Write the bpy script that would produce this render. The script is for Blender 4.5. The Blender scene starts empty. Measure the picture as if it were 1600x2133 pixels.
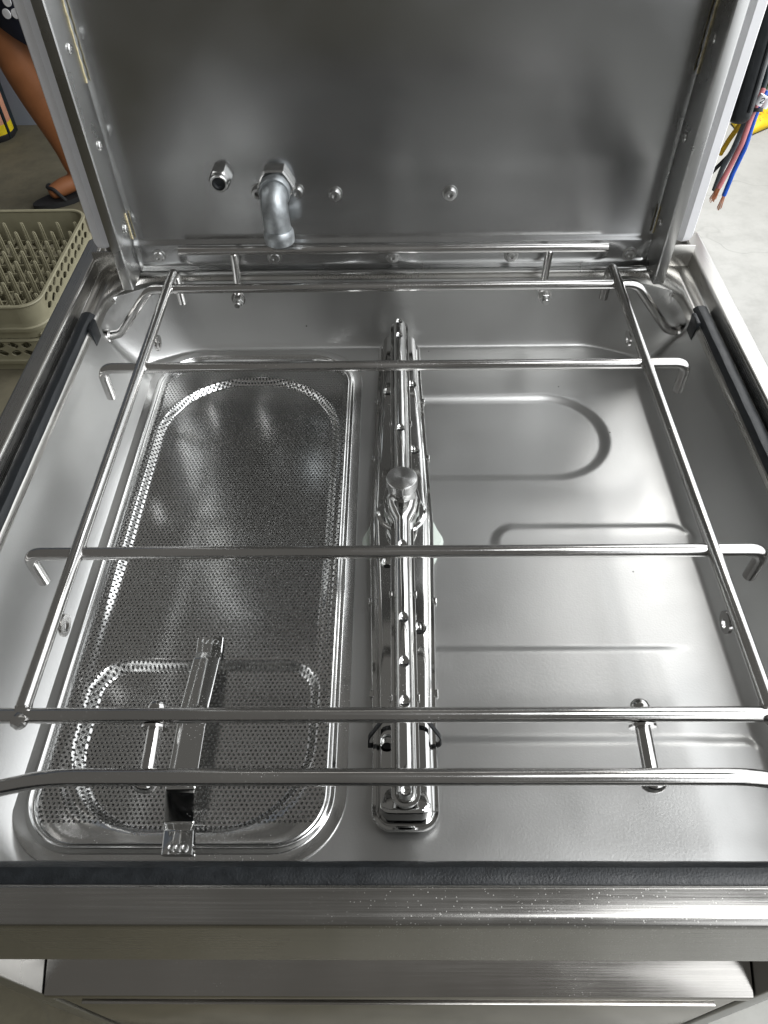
import bpy, bmesh, math, random
import numpy as np
from mathutils import Vector, Matrix
random.seed(4); rng = np.random.default_rng(4)
R = math.radians
S = bpy.context.scene

# ------------------------------------------------------------------ camera
F_PX, PITCH, YAW, ROLL = 1545.18, 0.863736, -0.0232327, -0.0241462
CX, CZ = 0.00197, 0.4371
FW = Vector((math.sin(YAW)*math.cos(PITCH), math.cos(YAW)*math.cos(PITCH), -math.sin(PITCH)))
R0 = Vector((math.cos(YAW), -math.sin(YAW), 0)); U0 = R0.cross(FW)
RT = R0*math.cos(ROLL) + U0*math.sin(ROLL); UP = -R0*math.sin(ROLL) + U0*math.cos(ROLL)
CAM = Vector((CX, 0, CZ))
cd = bpy.data.cameras.new('camera'); cam = bpy.data.objects.new('camera', cd)
S.collection.objects.link(cam); S.camera = cam
cam.matrix_world = Matrix.Translation(CAM) @ Matrix((RT, UP, -FW)).transposed().to_4x4()
cd.sensor_fit = 'VERTICAL'; cd.sensor_height = 24; cd.lens = F_PX/2133*24
cd.clip_start = 0.01; cd.clip_end = 100

# ------------------------------------------------------------------ light
w = bpy.data.worlds.new('World'); S.world = w; w.use_nodes = True
w.node_tree.nodes['Background'].inputs[0].default_value = (1.0, 0.975, 0.92, 1)
w.node_tree.nodes['Background'].inputs[1].default_value = 0.14
S.view_settings.view_transform = 'Standard'; S.view_settings.look = 'None'
S.view_settings.exposure = 0.0; S.view_settings.gamma = 1
def area(name, loc, target, sx, sy, power, col, spread=180):
    l = bpy.data.lights.new(name, 'AREA'); l.shape = 'RECTANGLE'; l.size = sx; l.size_y = sy
    l.energy = power; l.color = col; l.spread = R(spread)
    o = bpy.data.objects.new(name, l); S.collection.objects.link(o); o.location = loc
    o.rotation_euler = (Vector(target)-Vector(loc)).to_track_quat('-Z', 'Y').to_euler()
    return o
# the open side of the workshop on the right, its high opening, and a soft fill lamp added high behind the back panel
area('open_side_daylight', (1.5, 0.4, 1.05), (0.0, 0.4, 1.05), 7.6, 2.9, 140, (0.95, 0.975, 1.0))
area('high_opening_daylight', (1.25, -0.25, 1.70), (0.15, 0.40, -0.1), 1.0, 1.8, 10.0, (0.97, 0.985, 1.0), 80)
area('rear_fill_light', (-0.1, 3.0, 2.6), (-0.1, 0.4, 0.0), 1.7, 1.2, 5.0, (1.0, 0.98, 0.94))
area('outdoor_daylight', (2.5, 3.0, 2.3), (1.75, 2.9, -0.84), 1.6, 3.0, 62, (1.0, 0.99, 0.97), 95)

# ------------------------------------------------------------------ helpers
def ray(u, v): return FW + RT*((u-800)/F_PX) - UP*((v-1066.5)/F_PX)
def uz(u, v, z): d = ray(u, v); return CAM + d*((z-CZ)/d.z)
def uy(u, v, y): d = ray(u, v); return CAM + d*(y/d.y)
def link(o): S.collection.objects.link(o); return o
def empty(name, loc=(0, 0, 0)):
    o = bpy.data.objects.new(name, None); o.location = loc; o.empty_display_size = .02; return link(o)
def tag(o, label, cat=None, group=None, kind=None):
    o['label'] = label
    if cat: o['category'] = cat
    if group: o['group'] = group
    if kind: o['kind'] = kind
    return o
def finish(me, ang=38):
    me.polygons.foreach_set('use_smooth', [True]*len(me.polygons))
    me.set_sharp_from_angle(angle=R(ang)); me.update()
def mesh(name, verts, faces, mat=None, parent=None, ang=38):
    me = bpy.data.meshes.new(name); me.from_pydata([tuple(v) for v in verts], [], faces)
    b = bmesh.new(); b.from_mesh(me); bmesh.ops.recalc_face_normals(b, faces=b.faces); b.to_mesh(me); b.free()
    finish(me, ang)
    return put(name, me, mat, parent)
def put(name, me, mat=None, parent=None):
    o = bpy.data.objects.new(name, me); link(o)
    if mat and not me.materials: me.materials.append(mat)
    if parent is not None:
        o.parent = parent; o.matrix_parent_inverse = Matrix.Translation(-parent_world(parent))
    return o
def parent_world(p):   # mesh parts carry no transform of their own
    return Vector(p.location) if p.type == 'EMPTY' else Vector((0, 0, 0))
class MB:
    def __init__(s): s.v = []; s.f = []
    def add(s, v, f):
        n = len(s.v); s.v += [Vector(p) for p in v]; s.f += [tuple(i+n for i in q) for q in f]; return s
    def loft(s, rings, c0=True, c1=True, closed=True):
        n = len(rings[0]); v = [p for r in rings for p in r]; f = []
        for i in range(len(rings)-1):
            for j in range(n if closed else n-1):
                k = (j+1) % n
                f.append((i*n+j, i*n+k, (i+1)*n+k, (i+1)*n+j))
        if c0: f.append(tuple(range(n)))
        if c1: f.append(tuple((len(rings)-1)*n+j for j in reversed(range(n))))
        return s.add(v, f)
    def tube(s, pts, r, seg=14, fil=0, dome=True):
        P = [Vector(p) for p in pts]
        if fil: P = fillet(P, fil)
        rs = r if isinstance(r, (list, tuple)) else [r]*len(P)
        T = [(P[min(i+1, len(P)-1)]-P[max(i-1, 0)]).normalized() for i in range(len(P))]
        a = Vector((0, 0, 1)) if abs(T[0].z) < .9 else Vector((1, 0, 0))
        N = (a - T[0]*a.dot(T[0])).normalized(); rings = []
        def ring(c, N, B, q): return [c + (N*math.cos(2*math.pi*k/seg) + B*math.sin(2*math.pi*k/seg))*q for k in range(seg)]
        for i, p in enumerate(P):
            N = (N - T[i]*N.dot(T[i])).normalized(); B = T[i].cross(N)
            if i == 0 and dome: rings.append(ring(p - T[0]*rs[0]*.18, N, B, rs[0]*.82))
            rings.append(ring(p, N, B, rs[i]))
            if i == len(P)-1 and dome: rings.append(ring(p + T[i]*rs[i]*.18, N, B, rs[i]*.82))
        return s.loft(rings)
    def lathe(s, o, ax, prof, seg=32, rad=None):
        o = Vector(o); ax = Vector(ax).normalized()
        a = Vector((1, 0, 0)) if abs(ax.x) < .8 else Vector((0, 1, 0))
        N = (a-ax*a.dot(ax)).normalized(); B = ax.cross(N)
        rings = [[o + ax*h + (N*math.cos(2*math.pi*k/seg)+B*math.sin(2*math.pi*k/seg))*(q if rad is None else q*rad(k, i)) for k in range(seg)] for i, (q, h) in enumerate(prof)]
        return s.loft(rings)
    def box(s, a, b, bev=0):
        x0, y0, z0 = a; x1, y1, z1 = b
        if bev:
            e = bev
            c = ((x0+x1)/2, (y0+y1)/2, (x1-x0)/2, (y1-y0)/2)
            rs = []
            for z, i in ((z0, e), (z0+e*.3, e*.3), (z0+e, 0), (z1-e, 0), (z1-e*.3, e*.3), (z1, e)):
                rs.append([Vector((p[0], p[1], z)) for p in rrect(c[0]-c[2]+i, c[0]+c[2]-i, c[1]-c[3]+i, c[1]+c[3]-i, max(e*.6, 1e-5), 3)])
            return s.loft(rs)
        v = [(x, y, z) for z in (z0, z1) for x, y in ((x0, y0), (x1, y0), (x1, y1), (x0, y1))]
        return s.add(v, [(3, 2, 1, 0), (4, 5, 6, 7), (0, 1, 5, 4), (1, 2, 6, 5), (2, 3, 7, 6), (3, 0, 4, 7)])
    def build(s, name, mat=None, parent=None, ang=38): return mesh(name, s.v, s.f, mat, parent, ang)
def fillet(P, r, n=9):
    out = [P[0]]
    for i in range(1, len(P)-1):
        a, b, c = P[i-1], P[i], P[i+1]; u = (a-b); v = (c-b)
        th = u.angle(v); d = min(r/max(math.tan(th/2), .05), u.length*.48, v.length*.48)
        p0 = b+u.normalized()*d; p2 = b+v.normalized()*d
        for k in range(n+1):
            t = k/n; out.append(p0*(1-t)**2 + b*2*t*(1-t) + p2*t*t)
    out.append(P[-1]); return out
def rrect(x0, x1, y0, y1, r, n=8):
    if not isinstance(r, (list, tuple)): r = [r]*4
    out = []
    for (cx, cy, a0, q) in ((x1-r[0], y1-r[0], 0, r[0]), (x0+r[1], y1-r[1], 90, r[1]), (x0+r[2], y0+r[2], 180, r[2]), (x1-r[3], y0+r[3], 270, r[3])):
        for k in range(n+1):
            a = R(a0+90*k/n); out.append((cx+q*math.cos(a), cy+q*math.sin(a)))
    return out
def ring_z(pts, z): return [Vector((p[0], p[1], z)) for p in pts]

# ------------------------------------------------------------------ materials
def mat(name):
    m = bpy.data.materials.new(name); m.use_nodes = True
    nt = m.node_tree; return m, nt, nt.nodes['Principled BSDF']
def nd(nt, t, **k):
    n = nt.nodes.new(t)
    for a, b in k.items():
        if isinstance(b, (int, float, tuple)) and a in n.inputs: n.inputs[a].default_value = b
        else: setattr(n, a, b)
    return n
def coords(nt, scale=(1, 1, 1)):
    tc = nd(nt, 'ShaderNodeTexCoord'); mp = nd(nt, 'ShaderNodeMapping'); mp.inputs['Scale'].default_value = scale
    nt.links.new(tc.outputs['Object'], mp.inputs['Vector']); return mp.outputs['Vector']
def noise(nt, vec, scale, detail=4, rough=.55):
    n = nd(nt, 'ShaderNodeTexNoise'); n.inputs['Scale'].default_value = scale; n.inputs['Detail'].default_value = detail
    n.inputs['Roughness'].default_value = rough; nt.links.new(vec, n.inputs['Vector']); return n.outputs['Fac']
def ramp(nt, fac, a, b, lo, hi):
    r = nd(nt, 'ShaderNodeMapRange'); r.inputs['From Min'].default_value = a; r.inputs['From Max'].default_value = b
    r.inputs['To Min'].default_value = lo; r.inputs['To Max'].default_value = hi
    nt.links.new(fac, r.inputs['Value']); return r.outputs['Result']
def mul(nt, a, b, op='MULTIPLY'):
    n = nd(nt, 'ShaderNodeMath', operation=op)
    for i, q in enumerate((a, b)):
        if isinstance(q, (int, float)): n.inputs[i].default_value = q
        else: nt.links.new(q, n.inputs[i])
    return n.outputs[0]
def mixc(nt, fac, c1, c2):
    n = nd(nt, 'ShaderNodeMix', data_type='RGBA')
    if isinstance(fac, (int, float)): n.inputs[0].default_value = fac
    else: nt.links.new(fac, n.inputs[0])
    for i, c in ((6, c1), (7, c2)):
        if isinstance(c, tuple): n.inputs[i].default_value = (*c, 1)
        else: nt.links.new(c, n.inputs[i])
    return n.outputs[2]
def bump(nt, b, h, strength, dist=.001, prev=None):
    n = nd(nt, 'ShaderNodeBump'); n.inputs['Strength'].default_value = strength; n.inputs['Distance'].default_value = dist
    nt.links.new(h, n.inputs['Height'])
    if prev is not None: nt.links.new(prev, n.inputs['Normal'])
    nt.links.new(n.outputs[0], b.inputs['Normal']); return n.outputs[0]
def steel(name, col=(.56, .555, .54), rough=.25, var=.08, brush=None, wave=.15, grain=0., speck=0., blotch=.12, speck_x=None, grit=0):
    """stainless sheet: smudges in the gloss, slight waviness, brushed lines, dried specks"""
    m, nt, b = mat(name); b.inputs['Metallic'].default_value = 1
    v = coords(nt); n1 = noise(nt, v, 7, 2, .5); n2 = noise(nt, v, 40, 3, .5)
    rg = mul(nt, ramp(nt, n1, .3, .7, rough-var*.6, rough+var), ramp(nt, n2, .3, .7, -.2*var, .25*var), 'ADD')
    c = mixc(nt, ramp(nt, n1, .35, .7, 0, 1), tuple(x*(1-blotch) for x in col), col)
    if speck:
        vo = nd(nt, 'ShaderNodeTexVoronoi'); vo.inputs['Scale'].default_value = 520; nt.links.new(v, vo.inputs['Vector'])
        d = ramp(nt, vo.outputs['Distance'], .10, .22, 1, 0); msk = ramp(nt, noise(nt, v, 14, 3), .46, .62, 0, 1)
        rn = nd(nt, 'ShaderNodeSeparateColor'); nt.links.new(vo.outputs['Color'], rn.inputs[0])
        pick = ramp(nt, rn.outputs[0], .42, .5, 0, 1)
        if speck_x:
            sx_ = nd(nt, 'ShaderNodeSeparateXYZ'); nt.links.new(v, sx_.inputs[0])
            msk = mul(nt, ramp(nt, noise(nt, v, 14, 3), .3, .6, .25, 1), mul(nt, ramp(nt, sx_.outputs[0], speck_x[0], speck_x[1], 0, 1), ramp(nt, sx_.outputs[0], speck_x[2], speck_x[3], 1, .1)))
        sp = mul(nt, mul(nt, mul(nt, d, msk), pick), speck)
        c = mixc(nt, sp, c, (.75, .74, .70)); rg = mul(nt, rg, mul(nt, sp, .5), 'ADD')
        mt = mul(nt, 1.0, sp, 'SUBTRACT'); nt.links.new(mt, b.inputs['Metallic'])
    if grit:   # sparse dark grit and hair-thin scratches
        vg = nd(nt, 'ShaderNodeTexVoronoi'); vg.inputs['Scale'].default_value = 70; nt.links.new(v, vg.inputs['Vector'])
        gc_ = nd(nt, 'ShaderNodeSeparateColor'); nt.links.new(vg.outputs['Color'], gc_.inputs[0])
        gm = mul(nt, ramp(nt, vg.outputs['Distance'], .05, .075, 1, 0), ramp(nt, gc_.outputs[0], .955, .965, 0, .9))
        c = mixc(nt, gm, c, (.03, .03, .03))
        for an, sc_ in ((.6, 26), (2.1, 19)):
            mp = nd(nt, 'ShaderNodeMapping'); mp.inputs['Rotation'].default_value = (0, 0, an); mp.inputs['Scale'].default_value = (1, 9, 1)
            nt.links.new(v, mp.inputs['Vector']); wv = noise(nt, mp.outputs['Vector'], sc_, 2, .4)
            ab = nd(nt, 'ShaderNodeMath', operation='ABSOLUTE'); nt.links.new(mul(nt, wv, .5, 'SUBTRACT'), ab.inputs[0])
            ln = mul(nt, ramp(nt, ab.outputs[0], .0, .0022, 1, 0), ramp(nt, noise(nt, v, 12, 2), .62, .68, 0, .35))
            rg = mul(nt, rg, mul(nt, ln, .25), 'ADD'); c = mixc(nt, mul(nt, ln, .5), c, (.75, .75, .75))
    nt.links.new(rg, b.inputs['Roughness']); nt.links.new(c, b.inputs['Base Color'])
    p = None
    if wave: p = bump(nt, b, noise(nt, v, 4, 1, .3), wave, .006)
    if grain: p = bump(nt, b, noise(nt, v, 560, 2, .5), grain, .0007, p)
    if brush:
        sc = {'x': (9, 900, 900), 'y': (900, 9, 900), 'z': (900, 900, 9)}[brush]
        bn = noise(nt, coords(nt, sc), 1, 3, .6); p = bump(nt, b, bn, .2, .0002, p)
        rg2 = mul(nt, rg, ramp(nt, bn, .35, .65, -.03, .05), 'ADD'); nt.links.new(rg2, b.inputs['Roughness'])
    return m
def plain(name, col, rough=.5, metal=0, nscale=40, amt=.15, bmp=.0, spec=.5):
    m, nt, b = mat(name); v = coords(nt); n = noise(nt, v, nscale, 5)
    c = mixc(nt, ramp(nt, n, .3, .7, 0, 1), tuple(x*(1-amt) for x in col), tuple(min(1, x*(1+amt)) for x in col))
    nt.links.new(c, b.inputs['Base Color']); b.inputs['Metallic'].default_value = metal
    b.inputs['Specular IOR Level'].default_value = spec
    nt.links.new(ramp(nt, n, .3, .7, max(.02, rough-.07), rough+.07), b.inputs['Roughness'])
    if bmp: bump(nt, b, noise(nt, v, nscale*6, 3), bmp, .001)
    return m
M = dict(
    tank=steel('tank_steel', (.56, .56, .55), .365, .05, None, .10, .10, .0, .12, None, 1),
    rim=steel('rim_steel', (.46, .45, .43), .20, .06, 'x', .05, 0, .9, .12, (-.06, .10, .20, .30)),
    sider=steel('side_rim_steel', (.50, .49, .465), .28, .06, 'y', .05, 0, .0),
    panel=steel('back_panel_steel', (.53, .535, .535), .20, .05, None, .12, .02, .0, .1),
    sheet=steel('folded_sheet_steel', (.52, .52, .51), .27, .05, None, .04),
    front=steel('front_steel', (.55, .53, .50), .16, .05, 'x', .03, 0, .15),
    rodx=steel('cross_rod_steel', (.66, .65, .635), .13, .06, 'x', .0, .03, .25, .2),
    rod=steel('long_rod_steel', (.66, .65, .635), .12, .06, 'y', .0, .03, .25, .2),
    polish=steel('polished_arm_steel', (.66, .66, .65), .06, .03, None, .0, .0, .5),
    tray=steel('filter_steel', (.70, .70, .69), .18, .02, None, .0, .0, .25),
    bolt=steel('bolt_steel', (.55, .55, .54), .25, .06, None, 0, .1),
    galv=plain('cast_pipe', (.34, .36, .37), .42, .9, 120, .25, .25),
    rubber=plain('black_rubber', (.008, .010, .012), .42, 0, 120, .3, .25),
    white=plain('white_plastic', (.86, .86, .88), .4, 0, 20, .03),
    nylon=plain('pale_nylon', (.62, .68, .62), .45, 0, 30, .05),
    olive=plain('olive_plastic', (.29, .272, .185), .48, 0, 30, .08, .05),
    black=plain('black_void', (.004, .004, .004), .8),
    sealant=plain('tan_sealant', (.55, .48, .30), .7, 0, 200, .3),
    skin=plain('skin', (.30, .115, .045), .5, 0, 12, .15),
    navy=plain('navy_cloth', (.006, .008, .022), .85, 0, 300, .3, .2),
    sole=plain('sandal_foam', (.012, .012, .013), .7),
    shirt=plain('shirt_cloth', (.08, .08, .09), .85), hair=plain('hair', (.01, .008, .006), .6),
    wall=plain('painted_wall', (.33, .37, .44), .75, 0, 4, .12, .05),
    teal=plain('dark_teal_metal', (.012, .022, .026), .4), salmon=plain('salmon_label', (.62, .30, .19), .5, 0, 25, .2),
    yellow=plain('yellow_band', (.75, .58, .01), .5), print=plain('white_print', (.8, .8, .82), .6),
    bag=plain('yellow_bag', (.85, .60, .02), .45, 0, 9, .12), orange=plain('orange_print', (.75, .22, .03), .5),
    copper=plain('copper_strand', (.86, .42, .24), .32, 1), wgrey=plain('grey_sheath', (.10, .125, .14), .4),
    wpink=plain('pink_sheath', (.55, .19, .20), .4), wblue=plain('blue_sheath', (.01, .09, .50), .35),
    wyel=plain('yellow_strap', (.70, .42, .01), .45), grass=plain('grass_blade', (.05, .11, .015), .6))
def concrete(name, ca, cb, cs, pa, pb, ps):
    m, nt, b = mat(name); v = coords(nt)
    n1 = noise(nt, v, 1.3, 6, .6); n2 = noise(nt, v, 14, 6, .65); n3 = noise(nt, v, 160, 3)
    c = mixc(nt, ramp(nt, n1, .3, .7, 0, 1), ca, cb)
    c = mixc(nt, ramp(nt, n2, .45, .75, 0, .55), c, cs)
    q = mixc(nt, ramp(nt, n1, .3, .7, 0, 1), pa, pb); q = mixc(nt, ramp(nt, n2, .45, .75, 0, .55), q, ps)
    sx_ = nd(nt, 'ShaderNodeSeparateXYZ'); nt.links.new(v, sx_.inputs[0])   # light falloff painted into the floor colour: dark left, pale right
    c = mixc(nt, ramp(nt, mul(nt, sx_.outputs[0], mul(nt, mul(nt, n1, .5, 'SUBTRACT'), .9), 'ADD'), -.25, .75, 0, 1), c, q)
    # hairline cracks
    vo = nd(nt, 'ShaderNodeTexVoronoi', feature='DISTANCE_TO_EDGE'); vo.inputs['Scale'].default_value = 1.6
    dn = nd(nt, 'ShaderNodeTexNoise'); dn.inputs['Scale'].default_value = 5; nt.links.new(v, dn.inputs['Vector'])
    vm = nd(nt, 'ShaderNodeVectorMath', operation='MULTIPLY_ADD'); nt.links.new(dn.outputs['Color'], vm.inputs[0]); vm.inputs[1].default_value = (.35, .35, .35); nt.links.new(v, vm.inputs[2])
    nt.links.new(vm.outputs[0], vo.inputs['Vector'])
    ck = mul(nt, ramp(nt, vo.outputs['Distance'], .0, .008, 1, 0), ramp(nt, noise(nt, v, 2.2, 3), .45, .6, 0, .4))
    c = mixc(nt, ck, c, (.10, .10, .09))
    nt.links.new(c, b.inputs['Base Color']); nt.links.new(ramp(nt, n2, .3, .7, .55, .8), b.inputs['Roughness'])
    p = bump(nt, b, n2, .25, .004); bump(nt, b, n3, .2, .001, p); return m
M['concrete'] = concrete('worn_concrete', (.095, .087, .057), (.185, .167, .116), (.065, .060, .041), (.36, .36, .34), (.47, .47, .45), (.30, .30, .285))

# ------------------------------------------------------------------ ground and background
GZ = -0.84
def sheet(x0, x1, y0, y1, z):
    g = MB(); n = 16
    return g.add([(x0+(x1-x0)*i/n, y0+(y1-y0)*j/n, z) for j in range(n+1) for i in range(n+1)], [(j*(n+1)+i, j*(n+1)+i+1, (j+1)*(n+1)+i+1, (j+1)*(n+1)+i) for j in range(n) for i in range(n)])
tag(sheet(-6, 7, -5, 8, GZ).build('ground', M['concrete']), 'worn concrete floor, light falloff painted in, darker left and paler toward the open side', kind='structure')
tag(MB().box((-4.2, 3.22, GZ), (-0.55, 3.34, 1.9)).build('workshop_wall', M['wall']), 'blue grey painted wall behind the standing leg', 'wall')

# ------------------------------------------------------------------ dishwasher body
D = tag(empty('dishwasher', (0, .44, GZ)), 'stainless steel hood dishwasher with open tank and raised back panel', 'dishwasher')
ZF = -.105                                    # tank floor
def sstep(a, b, x):
    t = np.clip((x-a)/(b-a), 0, 1); return t*t*(3-2*t)
def sdrr(x, y, x0, x1, y0, y1, r):
    cx, cy = (x0+x1)/2, (y0+y1)/2; qx = np.abs(x-cx)-((x1-x0)/2-r); qy = np.abs(y-cy)-((y1-y0)/2-r)
    return np.hypot(np.maximum(qx, 0), np.maximum(qy, 0)) + np.minimum(np.maximum(qx, qy), 0) - r
def tank_z(x, y):
    rb = .055
    xa = np.abs(x) - .021*np.exp(-((y-.690)/.020)**2)
    u = np.maximum((xa-.270+rb)/rb, 0); vb = np.maximum((y-.719+rb)/rb, 0); vf = np.maximum((.128-y+rb)/rb, 0)
    vv = np.maximum(vb, vf); n = np.hypot(u, vv); d = (n-1)*rb
    wgt = np.where(n > 0, u*u/np.maximum(n*n, 1e-9), 0); T = .017+(.040-.017)*wgt
    t = np.clip(d/T, 0, 1); h = .080*(.42*(np.sqrt(t*t+.012)-np.sqrt(.012)*(1-t))+.58*(1-np.sqrt(np.maximum(1-t*t, 0)))) 
    h = np.where(d > 0, h, 0)
    z = ZF + h
    fl = np.clip(1-h/.01, 0, 1)
    def step(sd, w=.005): return 1-sstep(-w, w, sd)
    z = z - .0045*step(sdrr(x, y, -.2, .222, .509, .629, .0595))*fl*sstep(-.02, .03, x)
    rt = sstep(-.03, .02, x)*fl
    z = z + .0030*step(sdrr(x, y, .094, .277, .2, .443, .02), .004)*fl*sstep(.402, .438, y)
    z = z + .0022*(1-sstep(.3095, .3160, y))*rt*(1-sstep(.215, .25, x))
    z = z + .0026*step(sdrr(x, y, -.6, .281, -.1, .2335, .02), .005)*rt
    return z
xs = np.concatenate([np.linspace(-.334, -.25, 54)[:-1], np.linspace(-.25, 0, 70)[:-1], np.linspace(0, .25, 110)[:-1], np.linspace(.25, .334, 54)])
ys = np.concatenate([np.linspace(.106, .16, 26)[:-1], np.linspace(.16, .70, 230)[:-1], np.linspace(.70, .740, 24)])
X, Y = np.meshgrid(xs, ys); Z = tank_z(X, Y)
TX0, TX1, TY0, TY1, TR = -.2765, -.034, .143, .714, .052   # filter tray outline
hole = sdrr(X, Y, TX0+.007, TX1-.007, TY0+.007, TY1-.007, TR-.006) < 0
nx, ny = len(xs), len(ys); fs = []
for j in range(ny-1):
    for i in range(nx-1):
        if hole[j, i] and hole[j+1, i] and hole[j, i+1] and hole[j+1, i+1]: continue
        a = j*nx+i; fs.append((a, a+1, a+nx+1, a+nx))
tank = mesh('tank', np.stack([X.ravel(), Y.ravel(), Z.ravel()], 1).tolist(), fs, M['tank'], D, 60)
sump = MB(); sump.loft([ring_z(rrect(TX0+.006, TX1-.006, TY0+.006, TY1-.006, .05), -.1075), ring_z(rrect(TX0+.016, TX1-.016, TY0+.016, TY1-.016, .05), -.24)], c0=False)
sump.build('sump', M['tank'], D)

# rim: outer flat top, inner step, channel for the gasket, tank lip
def rim_ring(hx, yf, yb, r, z): return ring_z(rrect(-hx, hx, yf, yb, r, 10), z)
rim = MB()
XB, YFb, YBk = .352, .0895, .80
prof = [(.3505, .0905, .7985, .004, -.100), (XB, YFb, YBk, .004, -.098), (XB, YFb, YBk, .004, -.010), (.3513, .0902, .7993, .004, -.0072), (.349, .0925, .797, .004, -.0055), (.3483, .0932, .7963, .004, -.00545),
        (.3352, .1073, .7905, .003, -.00545), (.3345, .1080, .790, .003, -.0055), (.3330, .1090, .789, .003, -.0064), (.3323, .1094, .788, .003, -.0085), (.3313, .1098, .787, .003, -.0195), (.3300, .1108, .786, .003, -.0210),
        (.3205, .1135, .752, .010, -.0210), (.3185, .1140, .7505, .012, -.0195), (.3150, .1150, .747, .03, -.0175), (.3125, .1160, .744, .045, -.0185), (.3105, .1175, .739, .052, -.0225), (.3098, .1180, .737, .053, -.030)]
rim.loft([rim_ring(*p) for p in prof], c0=False, c1=False)
rim.build('rim', M['sider'], D, 50)
# front strip and apron carry the cross-brushed finish
fr = MB(); hx = .3495
cs = [(.1078, -.0045), (.1070, -.0036), (.1063, -.0035), (.0942, -.0035), (.0935, -.0036), (.0905, -.0042), (.0888, -.0062), (.0882, -.0095), (.08818, -.0105), (.08818, -.097), (.0882, -.098), (.0892, -.1005), (.094, -.1008)]
fr.loft([[Vector((sx*hx, y, z)) for y, z in cs] for sx in (-1, 1)], False, False, closed=False)
ap = fr.build('front_rim', M['rim'], D, 50)
# gasket strips
def gasket(p0, p1, inward):
    a, b = Vector(p0), Vector(p1); t = (b-a).normalized(); s = Vector(inward); up = Vector((0, 0, 1)); m = MB()
    sec = [(-.0075, -.016), (-.0085, -.004), (-.0065, .0005), (-.002, .0022), (.003, .0015), (.0065, -.0015), (.0085, -.006), (.0085, -.010), (.006, -.010), (.006, -.016)]
    n = 40; m.loft([[a+(b-a)*(k/n) + s*(q*1.0) + up*(h+.0003*math.sin(k*1.7)) for q, h in sec] for k in range(n+1)])
    return m.build('gasket', M['rubber'], D, 30)
GZt = -.0155
gasket((-.3200, .125, GZt), (-.3200, .664, GZt), (1, 0, 0)); gasket((.3200, .125, GZt), (.3200, .664, GZt), (-1, 0, 0))
gasket((-.327, .1157, GZt+.005), (.327, .1157, GZt+.005), (0, 1, 0))
for s in (-1, 1):
    MB().box((min(s*.3085, s*.3125), .634, -.036), (max(s*.3085, s*.3125), .652, -.014), .001).build('gasket_clip', M['rubber'], D)

# back panel with its folded lower strip
PY = .742
pn = MB(); pz = [-.012, .0, .018, .0195, .0215, .024, .1, .2, .3, .45, .60]; po = [-.0035, -.0035, -.0035, -.0030, -.0010, 0, 0, 0, 0, 0, 0]
px = np.linspace(-.2865, .2865, 41)
pn.loft([[Vector((x, PY+o, z)) for x in px] for z, o in zip(pz, po)], False, False, closed=False)
panel = pn.build('back_panel', M['panel'], D, 60)
mod = panel.modifiers.new('thickness', 'SOLIDIFY'); mod.thickness = .0015; mod.offset = 1
bd = MB().box((-.286, PY-.006, -.0175), (.286, PY+.002, -.0125), .001); bd.build('panel_foot', M['sheet'], D)
ub = MB().box((-.333, .7508, -.0325), (.333, .7535, .004), .0006); ub.build('upstand', M['sider'], D)

for s in (-1, 1):
    # channel flange in front of the panel edge
    c = [(s*.2885, PY-.001), (s*.2885, .7045), (s*.2875, .7025), (s*.2785, .7015), (s*.2778, .7025), (s*.2778, .7040), (s*.2862, .7050), (s*.2868, .7065), (s*.2868, PY-.001)]
    # mirror order so that the lip points outwards from the wash chamber
    c = [(s*.2785, PY+.001), (s*.2785, .7035), (s*.2790, .7018), (s*.2802, .7010), (s*.2885, .7010), (s*.2900, .7018), (s*.2905, .7035), (s*.2905, .7065), (s*.2890, .7065), (s*.2890, .7030), (s*.2803, .7030), (s*.2803, PY+.001)]
    m = MB(); m.loft([[Vector((x, y, z)) for x, y in c] for z in (-.012, -.010, .60)]); fl = m.build('side_flange', M['sheet'], D, 30)
    for k, (zz, yy) in enumerate(((.2133, .722), (.130, .7245), (.0443, .727))):
        b_ = MB().lathe((s*.2783, yy, zz), (-s, 0, 0), [(.0045, -.001), (.0045, .0012), (.0036, .0022), (.0022, .0022), (.0019, .0008), (.0, .0008)], 16)
        b_.build('screw', M['bolt'], D)
    for z0, z1 in ((.18, .30), (.026, .055)):
        q = MB(); n = 30
        q.tube([(s*.2778, PY-.0032+.0005*math.sin(k*2.1), z0+(z1-z0)*k/n) for k in range(n+1)], [.0007+.0003*math.sin(k*1.3)*math.cos(k*.7) for k in range(n+1)], 6); q.build('sealant_bead', M['sealant'], D)
    # column behind with a white guide strip
    cz = (.0015, .60)
    m = MB().box((min(s*.2925, s*.3210), .766, cz[0]), (max(s*.2925, s*.3210), .80, cz[1]), .001); col = m.build('column', M['sheet'], D)
    m = MB().box((min(s*.2925, s*.2990), .757, .0015), (max(s*.2925, s*.2990), .7655, .60), .0008); m.build('column_lip', M['sheet'], D)
    sec = [(.3018, .7655), (.3018, .7430), (.3105, .7350), (.3190, .7358), (.3212, .7395), (.3212, .7655)]
    m = MB(); cx0 = .3115; cy0 = .748
    m.loft([[Vector((s*(cx0+(x-cx0)*k), cy0+(y-cy0)*k, z)) for x, y in sec] for z, k in ((.0150, .62), (.0180, .86), (.0230, 1), (.60, 1))]); m.build('guide_strip', M['white'], D, 25)

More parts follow.
